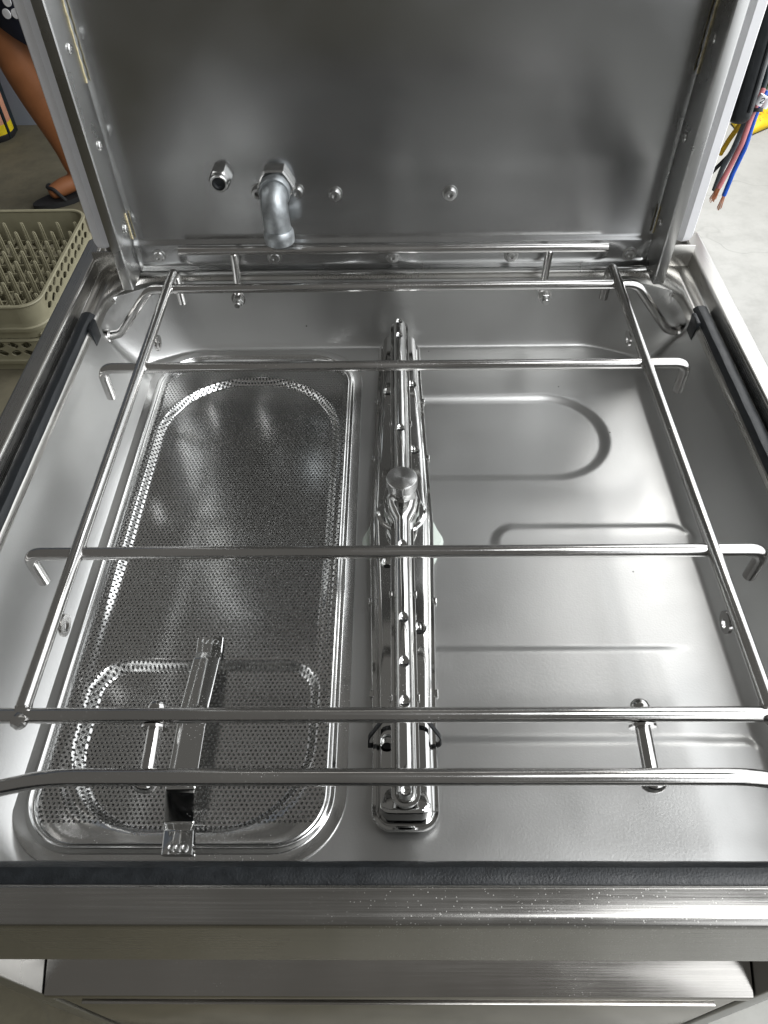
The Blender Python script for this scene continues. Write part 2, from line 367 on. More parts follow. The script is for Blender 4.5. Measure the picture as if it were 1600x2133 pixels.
# fittings on the panel
def screw(p, ax=(0, -1, 0), r=.0062, h=.004):
    p = Vector(p)
    o = MB().lathe(p, ax, [(r, -.001), (r, h*.45), (r*.86, h*.95), (r*.55, h), (r*.42, h), (r*.38, h*.4), (0, h*.4)], 24).build('screw', M['bolt'], D)
    return o
for u, v in ((537, 402), (618, 402), (697, 407), (938, 405)):
    p = uy(u, v, PY-.004); MB().lathe((p.x, PY, p.z), (0, -1, 0), [(.0078, 0), (.0078, .0012), (.004, .0014)], 28).build('washer', M['bolt'], D)
    screw((p.x, PY-.001, p.z), r=.0064, h=.006)
for u, v in ((330, 535), (572, 537), (818, 535), (1065, 533), (1312, 530)):
    p = uy(u, v, PY-.005); MB().lathe((p.x, PY-.0035, p.z), (0, -1, 0), [(.0078, 0), (.0078, .001), (.005, .0014)], 28).build('washer', M['sheet'], D); screw((p.x, PY-.0042, p.z), r=.0058, h=.003)
p = uy(458, 376, PY-.01)
hexr = lambda k, i: 1.0
nut = MB().lathe((p.x, PY, p.z), (0, -1, 0), [(.0115, 0), (.0115, .009), (.0100, .0115), (.0088, .012), (.0088, .017), (.0080, .018), (.0066, .018), (.0064, .013), (0, .013)], 6 if False else 24, lambda k, i: (1-.11*abs(math.sin(3*2*math.pi*k/24)))/1.0 if i < 3 else 1)
nt_ = nut.build('nozzle_nut', M['bolt'], D, 30)
MB().lathe((p.x, PY-.0128, p.z), (0, -1, 0), [(.0064, 0), (.0064, .0015), (.0042, .0022), (.0034, .0022), (.0034, .0008), (0, .0008)], 20).build('nozzle_core', M['rubber'], nt_)
p = uy(575, 385, PY-.01); ex, ez = -.1165, .0830
pipe = MB(); pts = fillet([Vector((ex, PY-.004, ez)), Vector((ex, .7085, ez-.001)), Vector((ex+.002, .7060, .0405))], .017, 12)
rs = [.0135]*len(pts); pipe.tube(pts, rs, 28)
pb = pipe.build('elbow_pipe', M['galv'], D)
e = pts[-1]
MB().lathe((e.x, e.y, e.z+.012), (0, -.04, -1), [(.0135, -.001), (.0150, .001), (.0155, .004), (.0155, .010), (.0148, .0125), (.0118, .0128), (.0108, .006), (0, .004)], 28).build('pipe_collar', M['galv'], pb)
MB().lathe((ex, PY-.013, ez), (0, -1, 0), [(.0135, 0), (.0158, .001), (.0160, .008), (.0150, .010)], 28).build('pipe_collar', M['galv'], pb)
MB().lathe((ex, PY, ez), (0, -1, 0), [(.0190, 0), (.0190, .008), (.0175, .0098), (.012, .0098)], 24, lambda k, i: 1-.11*abs(math.sin(3*2*math.pi*k/24))).build('pipe_nut', M['bolt'], pb, 30)

# cabinet below the rim
for s in (-1, 1):
    MB().box((min(s*.338, s*.3455), .135, -.80), (max(s*.338, s*.3455), .79, -.0995), .002).build('side_panel', M['sheet'], D)
    MB().box((min(s*.3275, s*.3455), .1045, -.80), (max(s*.3275, s*.3455), .1345, -.1005), .002).build('corner_post', M['sheet'], D)
    for y in (.16, .75): MB().lathe((s*.31, y, GZ), (0, 0, 1), [(.024, 0), (.024, .012), (.016, .018), (.016, .042)], 20).build('foot', M['sheet'], D)
MB().box((-.3375, .780, -.80), (.3375, .788, -.04)).build('rear_panel', M['sheet'], D)
MB().box((-.3375, .136, -.805), (.3375, .779, -.800)).build('base_plate', M['sheet'], D)
door = MB().box((-.323, .1065, -.795), (.323, .1175, -.386), .0012).build('door', M['front'], D)
MB().loft([[Vector((sx*.326, y, z)) for y, z in ((.1035, -.384), (.1035, -.3720), (.1045, -.3705), (.1340, -.3555), (.1355, -.3550), (.1355, -.384))] for sx in (-1, 1)]).build('door_handle_fold', M['front'], door)
MB().box((-.3265, .1360, -.40), (.3265, .1395, -.114)).build('inner_panel', M['sheet'], D)
MB().box((-.300, .1010, -.402), (.300, .1064, -.3985), .0006).build('door_seam', M['front'], door)

# ------------------------------------------------------------------ wash arms
AX, AY = .0078, .4353
def arm_outline(L, wf, rend, d, n=40, ne=9):
    """closed plan outline of a rotating arm, inset by d"""
    pr = []; Le = L-d; re_ = max(rend-d, .0004)
    we = wf(L-rend)-d
    yy = [(-(Le-re_)) + 2*(Le-re_)*k/n for k in range(n+1)]
    right = [(max(wf(abs(y))-d, .0003), y) for y in yy]
    def cap(sign):
        o = []; w0 = right[-1][0]; rr = min(re_, w0)
        for k in range(1, ne+1):
            a = R(90*k/(ne+1)); o.append((w0-rr+rr*math.cos(a), Le-re_+re_*math.sin(a)))
        return o
    c = cap(1); pts = right + c + [(0, Le)] + [(-x, y) for x, y in reversed(c)] + [(-x, y) for x, y in reversed(right)]
    pts += [(-x, -y) for x, y in c] + [(0, -Le)] + [(x, -y) for x, y in reversed(c)]
    return pts
def arm_mesh(name, L, wf, rend, prof, cuts, mat_, parent):
    m = MB(); m.loft([[Vector((AX+x, AY+y, z)) for x, y in arm_outline(L, wf, rend, d)] for d, z in prof])
    o = m.build(name, mat_, parent, 32)
    if cuts:
        c = MB()
        for x, y, z, r in cuts: c.lathe((AX+x, y, z), (0, 0, 1), [(r*math.sin(R(a)), -r*math.cos(R(a))) for a in range(3, 180, 12)], 20)
        co = c.build('cutter', M['bolt'])
        bm_ = o.modifiers.new('b', 'BOOLEAN'); bm_.object = co; bm_.operation = 'DIFFERENCE'; bm_.solver = 'EXACT'
        dg = bpy.context.evaluated_depsgraph_get(); me = bpy.data.meshes.new_from_object(o.evaluated_get(dg))
        o.modifiers.clear(); o.data = me; finish(me, 32); cm = co.data; bpy.data.objects.remove(co); bpy.data.meshes.remove(cm)
    return o
W = tag(empty('wash_arm', (AX, AY, ZF)), 'wide polished wash arm lying lowest across the tank centre', 'wash arm', 'rotating spray arms')
wf = lambda a: .0236+.0056*max(0, 1-a/.21)**1.0
zw = -.093
wprof = [(.013, zw-.010), (.010, zw-.009), (.0085, zw-.003), (.0065, zw), (.0003, zw), (0, zw+.0008), (0, zw+.0032), (.0006, zw+.0040), (.0030, zw+.0040), (.0036, zw+.0034), (.0041, zw+.0036), (.0046, zw+.0060), (.0056, zw+.0155), (.0064, zw+.0177), (.0080, zw+.0188), (.0105, zw+.0190)]
zt = zw+.019
wc = [(.0125, uz(862, 937, zt).y, zt+.0038, .0070), (-.0125, uz(815, 815, zt).y, zt+.0038, .0070), (-.0128, uz(805, 1172, zt).y, zt+.0038, .0070), (.0128, uz(873, 1308, zt).y, zt+.0038, .0070), (-.0128, uz(803, 1547, zt).y, zt+.0038, .0078), (.0125, .615, zt+.0038, .0070)]
arm_mesh('arm_shell', .272, wf, .014, wprof, wc, M['polish'], W)
for x, y, z, r in wc:
    MB().lathe((AX+x, y-.0015, zt-.0028), (0, .5, 1), [(.0034, 0), (.0034, .0006), (.0, .0007)], 16).build('nozzle_hole', M['black'], W)
for sx in (-1, 1):
    for yy in (-.17, -.085, .085, .17):
        xx = sx*(wf(abs(yy))+.0002); MB().box((AX+xx-.0016, AY+yy-.003, zw-.001), (AX+xx+.0016, AY+yy+.003, zw+.0048), .0006).build('crimp', M['polish'], W)
MB().lathe((AX+.001, AY-.010, -.1065), (0, 0, 1), [(.0365, -.002), (.0365, .0035), (.034, .0065), (.028, .0075), (.022, .0085)], 48, lambda k, i: 1+.03*math.cos(8*2*math.pi*k/48)).build('hub_base', M['nylon'], W)
hb = MB().lathe((AX, AY, zt-.001), (0, 0, 1), [(.0228, 0), (.0228, .0016), (.0215, .0022), (.0215, .0034), (.0198, .0040), (.0198, .0050), (.0165, .0050)], 40).build('hub_ring', M['polish'], W)
MB().lathe((AX, AY, zt+.003), (0, 0, 1), [(.0158, 0), (.0158, .0105), (.0145, .0125), (.010, .0125)], 24, lambda k, i: 1-.10*abs(math.sin(4*2*math.pi*k/24))).build('hub_nut', M['nylon'], hb, 25)

Q = tag(empty('rinse_arm', (AX, AY, ZF)), 'slim polished rinse arm with knurled knob above the wide arm', 'rinse arm', 'rotating spray arms')
zr = -.0585
rf = lambda a: .0098+.0072*math.exp(-(a/.016)**4)
def rtop(d):  # rounded tube above the flange
    return None
Rr = .0066
rprof = [(.0026, zr-.006), (.0012, zr-.0045), (.0008, zr-.0006), (.0002, zr-.0004), (0, zr+.0004), (0, zr+.0016), (.0004, zr+.0022), (.0024, zr+.0022), (.0029, zr+.0018)]
for a in (0, 12, 24, 36, 48, 60, 72, 82, 89): rprof.append((.0098-Rr*math.cos(R(a)), zr+.0030+.0078*math.sin(R(a))))
zc = zr+.0030+.0078
rys = [uz(832, v, zc).y for v in (668, 697, 890)] + [uz(838, v, zc).y for v in (1133, 1285, 1377, 1460, 1648)]
rc = [(0, y, zc+.0036, .0062) for y in rys]
arm_mesh('arm_tube', 0.2675, rf, .0096, rprof, rc, M['polish'], Q)
for i, y in enumerate(rys):
    m = MB(); m.tube([(AX+.0030*math.sin(R(a)), y-.0002-.0016*math.cos(R(a))+(.0005 if i < 3 else 0), zc-.0024+.0008*abs(math.sin(R(a)))) for a in range(-60, 61, 15)], .00042, 6); m.build('nozzle_slot', M['black'], Q)
for sx in (-1, 1):
    for yy in (-.19, -.10, .10, .19):
        xx = sx*rf(abs(yy)); MB().box((AX+xx-.0012, AY+yy-.0025, zr-.0008), (AX+xx+.0012, AY+yy+.0025, zr+.0028), .0005).build('crimp', M['polish'], Q)
kz = -.038
MB().lathe((AX, AY, zc-.008), (0, 0, 1), [(.0125, 0), (.0118, .006), (.0100, .009), (.0100, kz-zc+.009)], 32).build('spindle', M['polish'], Q)
kn = MB(); kp = [(.0110, -.0015), (.0128, 0), (.0132, .001)]
for j in range(8): kp.append((.0134, .0012+.0085*(j+.5)/8))
kp += [(.0134, .0100), (.0130, .0108), (.0122, .0112), (.006, .01125), (.0006, .0113)]
kn.lathe((AX, AY, kz), (0, 0, 1), kp, 96, lambda k, i: 1+(.024*(((k+i) % 2)*2-1) if 3 <= i <= 10 else 0))
ko = kn.build('knob', None, Q, 30)
mk, nt, b = mat('turned_steel'); b.inputs['Metallic'].default_value = 1; b.inputs['Base Color'].default_value = (.55, .55, .54, 1); b.inputs['Roughness'].default_value = .27
b.inputs['Anisotropic'].default_value = .8; b.inputs['Anisotropic Rotation'].default_value = .25
tg = nd(nt, 'ShaderNodeTangent', direction_type='RADIAL', axis='Z'); nt.links.new(tg.outputs[0], b.inputs['Tangent']); ko.data.materials.append(mk)
# the tangent runs about the object's own axis: centre the knob there
ko.data.transform(Matrix.Translation((-AX, -AY, 0))); ko.matrix_parent_inverse = Matrix.Identity(4); ko.location = (0, 0, -ZF)

# cable tie round the wide arm
ct = MB(); ty = uz(838, 1512, -.07).y
tie = [(AX-.0262, ty-.004, -.094), (AX-.0255, ty-.004, -.080), (AX-.014, ty+.004, -.0655), (AX, ty+.0065, -.0625), (AX+.014, ty+.004, -.0655), (AX+.0255, ty-.004, -.080), (AX+.0262, ty-.004, -.094), (AX, ty-.002, -.1040)]
tp = fillet([Vector(p) for p in tie]+[Vector(tie[0])], .008)
ct.loft([[p+Vector((0, a, b_)) + (p-Vector((AX, ty, -.083))).normalized()*c_ for a, b_, c_ in ((-.0018, 0, 0), (.0018, 0, 0), (.0018, 0, .0012), (-.0018, 0, .0012))] for p in tp])
tag(ct.build('cable_tie', M['rubber']), 'black cable tie looped round the near end of the wide arm', 'cable tie')

# ------------------------------------------------------------------ filter tray
T = tag(empty('filter_tray', ((TX0+TX1)/2, .43, ZF)), 'perforated steel filter tray set in the left half of the tank', 'filter')
def tray_z(x, y):
    z = np.full_like(x, ZF-.0035)
    sA = np.maximum(sdrr(x, y, -.2515, -.060, .20, .668, .088), .322-y)
    z = z - .0065*(1-sstep(-.005, .003, sA))*sstep(.34, .44, y)
    z = z - .0030*(1-sstep(.34, .44, y))*(1-sstep(-.006, .004, sdrr(x, y, -.2515, -.060, .172, .70, .05)))
    sB = sdrr(x, y, -.2475, -.0605, .1675, .3085, .03)
    sB = np.maximum(sB, sdrr(x, y, -.2475, -.0605, .1675, .70, .072))
    z = z - .0100*(1-sstep(-.008, .001, sB))
    sO = sdrr(x, y, TX0+.012, TX1-.012, TY0+.011, TY1-.012, .045)
    return z + .0028*sstep(-.010, .001, sO)
pit = .0037; hr = .00108
rows = int((TY1-TY0)/(pit*.866))+2; cols = int((TX1-TX0)/pit)+2
V = []; Fc = []; cnt = 0
hexo = []
for k in range(6):
    a = R(60*k+30); b2 = R(60*k+90); c0 = np.array([math.cos(a), math.sin(a)])*pit/math.sqrt(3); c1 = np.array([math.cos(b2), math.sin(b2)])*pit/math.sqrt(3)
    hexo += [c0, (c0+c1)/2]
hexo = np.array(hexo); ang = np.radians(30+30*np.arange(12)); cir = np.stack([np.cos(ang), np.sin(ang)], 1)*hr
cen = np.array([(TX0+.004+(i+.5*(j % 2))*pit, TY0+.004+j*pit*.866) for j in range(rows) for i in range(cols)])
so = sdrr(cen[:, 0], cen[:, 1], TX0+.010, TX1-.010, TY0+.009, TY1-.010, .046)
cen = cen[so < 0]; so = so[so < 0]
perf = (cen[:, 0] > -.2655) & (cen[:, 0] < -.0495) & (cen[:, 1] > .1735) & (cen[:, 1] < .684) & (so < -.0045)
n0 = 0
def quadring(a, b_): return [(a+k, a+(k+1) % 12, b_+(k+1) % 12, b_+k) for k in range(12)]
for c, pf in zip(cen, perf):
    o = c+hexo
    if pf:
        i_ = c+cir; V.append(o); V.append(i_); V.append(i_)
        Fc += quadring(n0, n0+12) + quadring(n0+12, n0+24); n0 += 36
    else:
        V.append(o); Fc.append(tuple(range(n0, n0+12))); n0 += 12
V = np.concatenate(V); zz = tray_z(V[:, 0], V[:, 1])
# lower ring of each hole is the sheet's underside
k0 = 0
for pf in perf:
    if pf: zz[k0+24:k0+36] -= .0011; k0 += 36
    else: k0 += 12
# weld the shared cell borders so that the sheet shades as one surface
key = np.round(np.column_stack([V, zz])*2e5).astype(np.int64)
uq, first, inv = np.unique(key, axis=0, return_index=True, return_inverse=True); inv = inv.ravel()
me = bpy.data.meshes.new('perforated_sheet'); me.from_pydata(np.column_stack([V, zz])[first].tolist(), [], [tuple(int(inv[i]) for i in f) for f in Fc]); me.validate()
finish(me, 50); put('perforated_sheet', me, M['tray'], T)
tr = MB()
trp = [(.0005, -.1075), (0, -.1042), (.0006, -.1030), (.0085, -.1030), (.0100, -.1024), (.0112, -.1008), (.0126, -.1004), (.0140, -.1014), (.0146, -.1024), (.0156, -.1020), (.0164, -.1030), (.0172, -.1062), (.0176, -.1080)]
def tring(d, z): return ring_z(rrect(TX0+d, TX1-d, TY0+d, TY1-d, [max(.062-d, .01)]*2+[max(TR-d+.008*0, .01)]*2, 14), z)
tr.loft([tring(d, z) for d, z in trp], False, False); tr.build('tray_rim', M['tray'], T, 50)
# bent strap handle
hw = .0107; hp = []
for u, v, z in ((440, 1330, -.1085), (436, 1362, -.1085), (431, 1374, -.1050), (405, 1480, -.0985), (377, 1640, -.0985), (375, 1650, -.1005), (374, 1718, -.1125), (373, 1733, -.1065), (369, 1783, -.1005)):
    p = uz(u, v, z); hp.append(p)
hs = MB(); hpf = fillet(hp, .004, 4)
def srect(p, t):
    nrm = Vector((1, 0, 0)).cross(t).normalized(); nrm = nrm if nrm.z > 0 else -nrm
    return [p+Vector((-hw, 0, 0)), p+Vector((-hw, 0, 0))+nrm*.0014, p+Vector((-hw+.001, 0, 0))+nrm*.0019, p+Vector((hw-.001, 0, 0))+nrm*.0019, p+Vector((hw, 0, 0))+nrm*.0014, p+Vector((hw, 0, 0))]
hs.loft([srect(p, (hpf[min(i+1, len(hpf)-1)]-hpf[max(i-1, 0)])) for i, p in enumerate(hpf)])
hd = hs.build('handle', M['polish'], T, 30)
for p in (hp[0]+Vector((0, -.004, .0018)), hp[-1]+Vector((0, .005, .0016))):
    for dx in (-.0048, 0, .0048): MB().lathe(p+Vector((dx, 0, 0)), (0, .1, 1), [(.0026, -.001), (.0026, .0001), (.0020, .0003), (.0012, -.0002), (0, -.0003)], 14).build('spot_weld', M['bolt'], hd)

# ------------------------------------------------------------------ rack guide of bent rods
G = tag(empty('rack_guide', (0, .45, -.06)), 'bent steel rod frame that carries dish racks over the tank', 'rack guide')
r = .0049; Y1, Y2, Y3, Y4, YF = .685, .5540, .3352, .2061, .1660
for s in (-1, 1):
    m = MB().tube([(s*.235, Y4+.004, .002), (s*.235, .7185, .002), (s*.2350, .7185, -.040)], r, 16, .013); m.build('long_rod', M['rod'], G)
    for y, z in ((.279, 0), (.605, 0)):     # eyelet tabs hanging under the long rods
        m = MB(); n = 24; x0 = s*.2335
        oc = [(y+.0085*math.cos(2*math.pi*k/n), -.0105+.0075*math.sin(2*math.pi*k/n)) for k in range(n)]; ic = [(y+.0035*math.cos(2*math.pi*k/n), -.0120+.0032*math.sin(2*math.pi*k/n)) for k in range(n)]
        m.loft([[Vector((x, a, b_)) for a, b_ in q] for x, q in ((x0, ic), (x0, oc), (x0-s*.0022, oc), (x0-s*.0022, ic), (x0, ic))], False, False); m.build('eyelet', M['rod'], G)
    for y in (Y1, Y2, Y3, Y4):
        for dy in (-.0043, .0043):
            m = MB(); n = 10
            m.lathe((s*.235, y+dy, .0008), (0, 0, 1), [(.0012, -.0042), (.0046, -.003), (.0054, 0), (.0046, .0030), (.0012, .0044)], 10, lambda k, i: 1+.13*math.sin(k*2.3+i*1.9+y*40)); m.build('weld', M['rod'], G)
pL = [uy(u, v, Y1) for u, v in ((285, 630), (262, 672), (240, 692), (200, 702))]
MB().tube([(-.325, Y1, -.0595), (-.303, Y1, -.0575), (-.2555, Y1, -.001), (.2555, Y1, -.001), (.303, Y1, -.0595), (.325, Y1, -.0615)], r, 16, .019).build('cross_rod', M['rodx'], G)
for y in (Y2, Y3, Y4):
    MB().tube([(-.2735, y, -.036), (-.2735, y, -.001), (.2742, y, -.001), (.2742, y, -.034)], r, 16, .012).build('cross_rod', M['rodx'], G)
MB().tube([(-.325, YF-.006, -.050), (-.290, YF-.004, -.030), (-.205, YF, .001), (.213, YF, .001), (.290, YF-.004, -.030), (.325, YF-.006, -.050)], r*1.04, 16, .09).build('cross_rod', M['rodx'], G)
for s in (-1, 1):                            # sockets in the tank wall
    MB().lathe((s*.3190, Y1, -.0605), (-s, 0, -.05), [(.0090, -.012), (.0090, .004), (.0070, .006), (.0050, .006)], 20).build('rod_socket', M['rod'], D)
for x in (-.1515, .1568):                    # spacer posts between the two front rods
    m = MB().tube([(x, Y4+.009, -.0065), (x*1.005, YF+.002, -.0150)], .0047, 16); po_ = m.build('spacer_post', M['rod'], G)
    MB().lathe((x, Y4-.004, -.0078), (0, -1, -.2), [(.0085, 0), (.0085, .0016), (.005, .0018)], 24).build('washer', M['rod'], po_)
    MB().lathe((x, Y4+.004, -.0055), (0, 1, .2), [(.0058, -.002), (.0062, .003), (.0052, .006), (.003, .0078), (.0006, .0083)], 20).build('cap_nut', M['rod'], po_)
    MB().lathe((x*1.005, YF+.002, -.0145), (0, -1, -.2), [(.0060, -.004), (.0078, 0), (.0070, .003), (.0045, .0052), (.0006, .006)], 24).build('cap_nut', M['rod'], po_)
B0 = tag(empty('rack_stop_rail', (0, .725, -.04)), 'straight steel stop rail bolted along the tank rear wall', 'rail')
MB().tube([(-.2265, .7235, .0205), (.2285, .7235, .0185)], .0046, 16).build('rail_rod', M['rodx'], B0)
for x in (-.1685, .1675):
    MB().tube([(x, .7225, .0165), (x-.001, .7205, -.020), (x-.004, .7215, -.030)], .0041, 14, .006).build('rail_post', M['rod'], B0)
    lx = x-.004 if x < 0 else x+.003
    tb = MB(); n = 20
    oc = [Vector((lx+.0078*math.cos(2*math.pi*k/n), .7220, -.0385+.0092*math.sin(2*math.pi*k/n))) for k in range(n)]
    tb.loft([oc, [p+Vector((0, .002, 0)) for p in oc]]); lg = tb.build('lug', M['rod'], B0)
    MB().lathe((lx, .7220, -.0400), (0, -1, 0), [(.0062, 0), (.0062, .0045), (.0056, .0052), (.0042, .0052), (.0036, .0075), (.0036, .0105), (.003, .0112), (.0004, .0112)], 24, lambda k, i: (1-.11*abs(math.sin(3*2*math.pi*k/24))) if i < 3 else 1).build('lug_bolt', M['bolt'], lg, 30)

# ------------------------------------------------------------------ cables at the right column
H = tag(empty('cable_conduit', (.39, .86, .09)), 'thick black rubber sleeve hanging behind the right column', 'conduit')
yc = .86
c0, c1 = uy(1592, 60, yc), uy(1541, 236, yc)
top = c0 + (c0-c1).normalized()*.16
MB().lathe(c1+(c1-c0).normalized()*.004, (c0-c1), [(.004, -.0055), (.0085, -.004), (.0118, 0), (.0128, .006), (.0130, .02), (.0130, (top-c1).length)], 28).build('sleeve', M['rubber'], H)
# spine rib along the sleeve, and the bracket it hangs on
MB().tube([c1+Vector((.004, -.0125, .006)), top+Vector((.004, -.0125, 0))], .0022, 8).build('sleeve_rib', M['rubber'], H)
MB().box((.330, yc-.006, top.z-.02), (top.x, yc+.006, top.z-.012)).build('hanger_bracket', M['sheet'], H)
def wire(name, pts, rad, m, label, ends=0):
    P = [uy(u, v, y) for u, v, y in pts]; root = tag(empty(name, P[0]), label, 'cable', 'loose cables by the right column')
    f = fillet(P, .05, 8); MB().tube(f, rad, 12).build('sheath', m, root)
    if ends:
        t = (P[-1]-P[-2]).normalized(); cu = MB()
        for k in range(ends):
            a = 2.4*k; q = rad*.85*math.sqrt((k+.5)/ends); off = Vector((math.cos(a)*q, math.sin(a)*q, 0))
            cu.tube([P[-1]+off*.8-t*.002, P[-1]+off*1.15+t*.008, P[-1]+off*1.5+t*(.0135+.005*random.random())], rad*.17, 6)
        cu.build('copper_strands', M['copper'], root)
    return root
wire('pink_wire', [(1590, 185, .875), (1567, 238, .866), (1545, 300, .862), (1518, 352, .862), (1497, 391, .862)], .0030, M['wpink'], 'pink insulated wire with a bare copper end', 15)
wire('blue_wire', [(1597, 190, .880), (1576, 234, .872), (1553, 306, .868), (1527, 360, .868), (1508, 407, .868)], .0027, M['wblue'], 'bright blue insulated wire with a bare copper end', 9)
wire('grey_wire', [(1560, 220, .872), (1549, 262, .872), (1528, 310, .872), (1505, 350, .872), (1488, 396, .872)], .0030, M['wgrey'], 'grey insulated wire hanging beside the pink one')
wire('black_wire', [(1556, 262, .878), (1530, 312, .878), (1507, 335, .878), (1480, 362, .878)], .0022, M['rubber'], 'short black wire slanting behind the grey one')
wire('yellow_strap', [(1552, 240, .882), (1538, 265, .882), (1520, 289, .882), (1500, 322, .882)], .0028, M['wyel'], 'narrow yellow strap behind the black sleeve')
wire('dark_cable', [(1606, 20, .885), (1592, 90, .885), (1600, 150, .88), (1585, 195, .875)], .0032, M['teal'], 'dark cable bunched above the white wire tags')
for k, (a, b_, lb) in enumerate((((1592, 198), (1578, 218), 'white wire tag with a black digit on the pink wire'), ((1601, 203), (1590, 224), 'plain white wire tag on the blue wire'))):
    A, B_ = uy(*a, .862+.01*k), uy(*b_, .862+.01*k)
    t_ = tag(MB().tube([A, B_], .0042, 14, dome=False).build('wire_tag', M['print']), lb, 'tag', 'white wire tags')
    if k == 0:
        d_ = (B_-A).normalized(); mm = (A+B_)/2; sd = Vector((1, 0, 0)); fwd = Vector((0, -.0043, .0006))
        zig = [mm+fwd+sd*x+d_*y for x, y in ((-.0022, -.002), (.0005, -.0032), (.0022, -.0012), (-.0016, .0022), (.0022, .0026))]
        MB().tube(zig, .00045, 6, .001).build('digit', M['rubber'], t_)
A = uy(1576, 229, .864)
tag(MB().lathe(A, ray(1576, 229).cross(Vector((1, 0, 0))), [(.0062, -.002), (.0066, -.0015), (.0066, .0015), (.0062, .002)], 18).build('wire_clip', M['rubber']), 'small black band clasping the pink and blue wires', 'band')

# ------------------------------------------------------------------ yellow bag and grass on the right floor
yb = MB(); c4 = [uz(1522, 258, GZ), uz(1548, 290, GZ), uz(1640, 250, GZ), uz(1585, 222, GZ)]
n = 14; gv = []
for j in range(n+1):
    for i in range(n+1):
        a, b_ = i/n, j/n; p = c4[0]*(1-a)*(1-b_)+c4[1]*(1-a)*b_+c4[2]*a*b_+c4[3]*a*(1-b_)
        e_ = 16*a*(1-a)*b_*(1-b_); gv.append(Vector((p.x, p.y, GZ+.004+.030*e_**.5+.006*math.sin(a*17+b_*9)*e_)))
yb.add(gv, [(j*(n+1)+i, j*(n+1)+i+1, (j+1)*(n+1)+i+1, (j+1)*(n+1)+i) for j in range(n) for i in range(n)])
yo = tag(empty('yellow_bag', (c4[0]+c4[2])/2), 'crumpled yellow plastic bag with orange print on the bright floor', 'bag'); yo.location.z = GZ
bo = yb.build('bag_skin', M['bag'], yo, 60); sm = bo.modifiers.new('thickness', 'SOLIDIFY'); sm.thickness = .003
for (a0, a1, b0, b1) in ((.30, .80, .52, .66), (.38, .70, .76, .84), (.1, .24, .25, .5)):
    m = MB(); q = []
    for j in range(3):
        for i in range(7):
            a, b_ = a0+(a1-a0)*i/6, b0+(b1-b0)*j/2; p = c4[0]*(1-a)*(1-b_)+c4[1]*(1-a)*b_+c4[2]*a*b_+c4[3]*a*(1-b_)
            e_ = 16*a*(1-a)*b_*(1-b_); q.append(Vector((p.x, p.y, GZ+.0065+.030*e_**.5+.006*math.sin(a*17+b_*9)*e_)))
    m.add(q, [(j*7+i, j*7+i+1, (j+1)*7+i+1, (j+1)*7+i) for j in range(2) for i in range(6)]); m.build('bag_print', M['orange'], yo, 60)
gr = MB(); gc = uz(1608, 226, GZ)
for k in range(2600):
    x = gc.x+random.uniform(-.10, .75); y = gc.y+random.uniform(-.12, .9)+.25*max(0, gc.x-x)
    h = random.uniform(.03, .075); a = random.random()*6.28; dx, dy = math.cos(a)*.004, math.sin(a)*.004; lx, ly = random.uniform(-.03, .03), random.uniform(-.03, .03)
    gr.add([(x-dx, y-dy, GZ), (x+dx, y+dy, GZ), (x+lx, y+ly, GZ+h)], [(0, 1, 2)])
tag(gr.build('grass', M['grass']), 'patch of green grass beyond the bright floor', 'grass', kind='stuff')

# ------------------------------------------------------------------ dish racks on the floor at left
def side_wall(m, p0, p1, z0, z1, t, cells, rowsz, hole, inward):
    """wall with rows of rounded openings, real thickness"""
    p0, p1 = Vector(p0), Vector(p1); d = (p1-p0); L = d.length; d.normalize(); inn = Vector(inward)*t
    cw = L/cells; chh = (z1-z0)/rowsz
    for j in range(rowsz):
        for i in range(cells):
            cxx, czz = (i+.5)*cw, z0+(j+.5)*chh
            ou = []; ii = []
            for k in range(16):
                a = 2*math.pi*k/16; ca, sa = math.cos(a), math.sin(a); q = 1/max(abs(ca), abs(sa))
                ou.append((cxx+ca*q*cw/2, czz+sa*q*chh/2))
                pw = (abs(ca)**1.4+abs(sa)**1.4)**(-1/1.4); tw = .35 if (i+j) % 2 else -.35
                hx_, hz_ = ca*pw*cw*hole, sa*pw*chh*hole
                ii.append((cxx+hx_+hz_*tw, czz+hz_))
            def P(q, o): return [p0+d*a+Vector((0, 0, b_-p0.z))+o for a, b_ in q]
            z_ = Vector((0, 0, 0)); m.loft([P(ou, z_), P(ii, z_), P(ii, inn), P(ou, inn)], False, False)
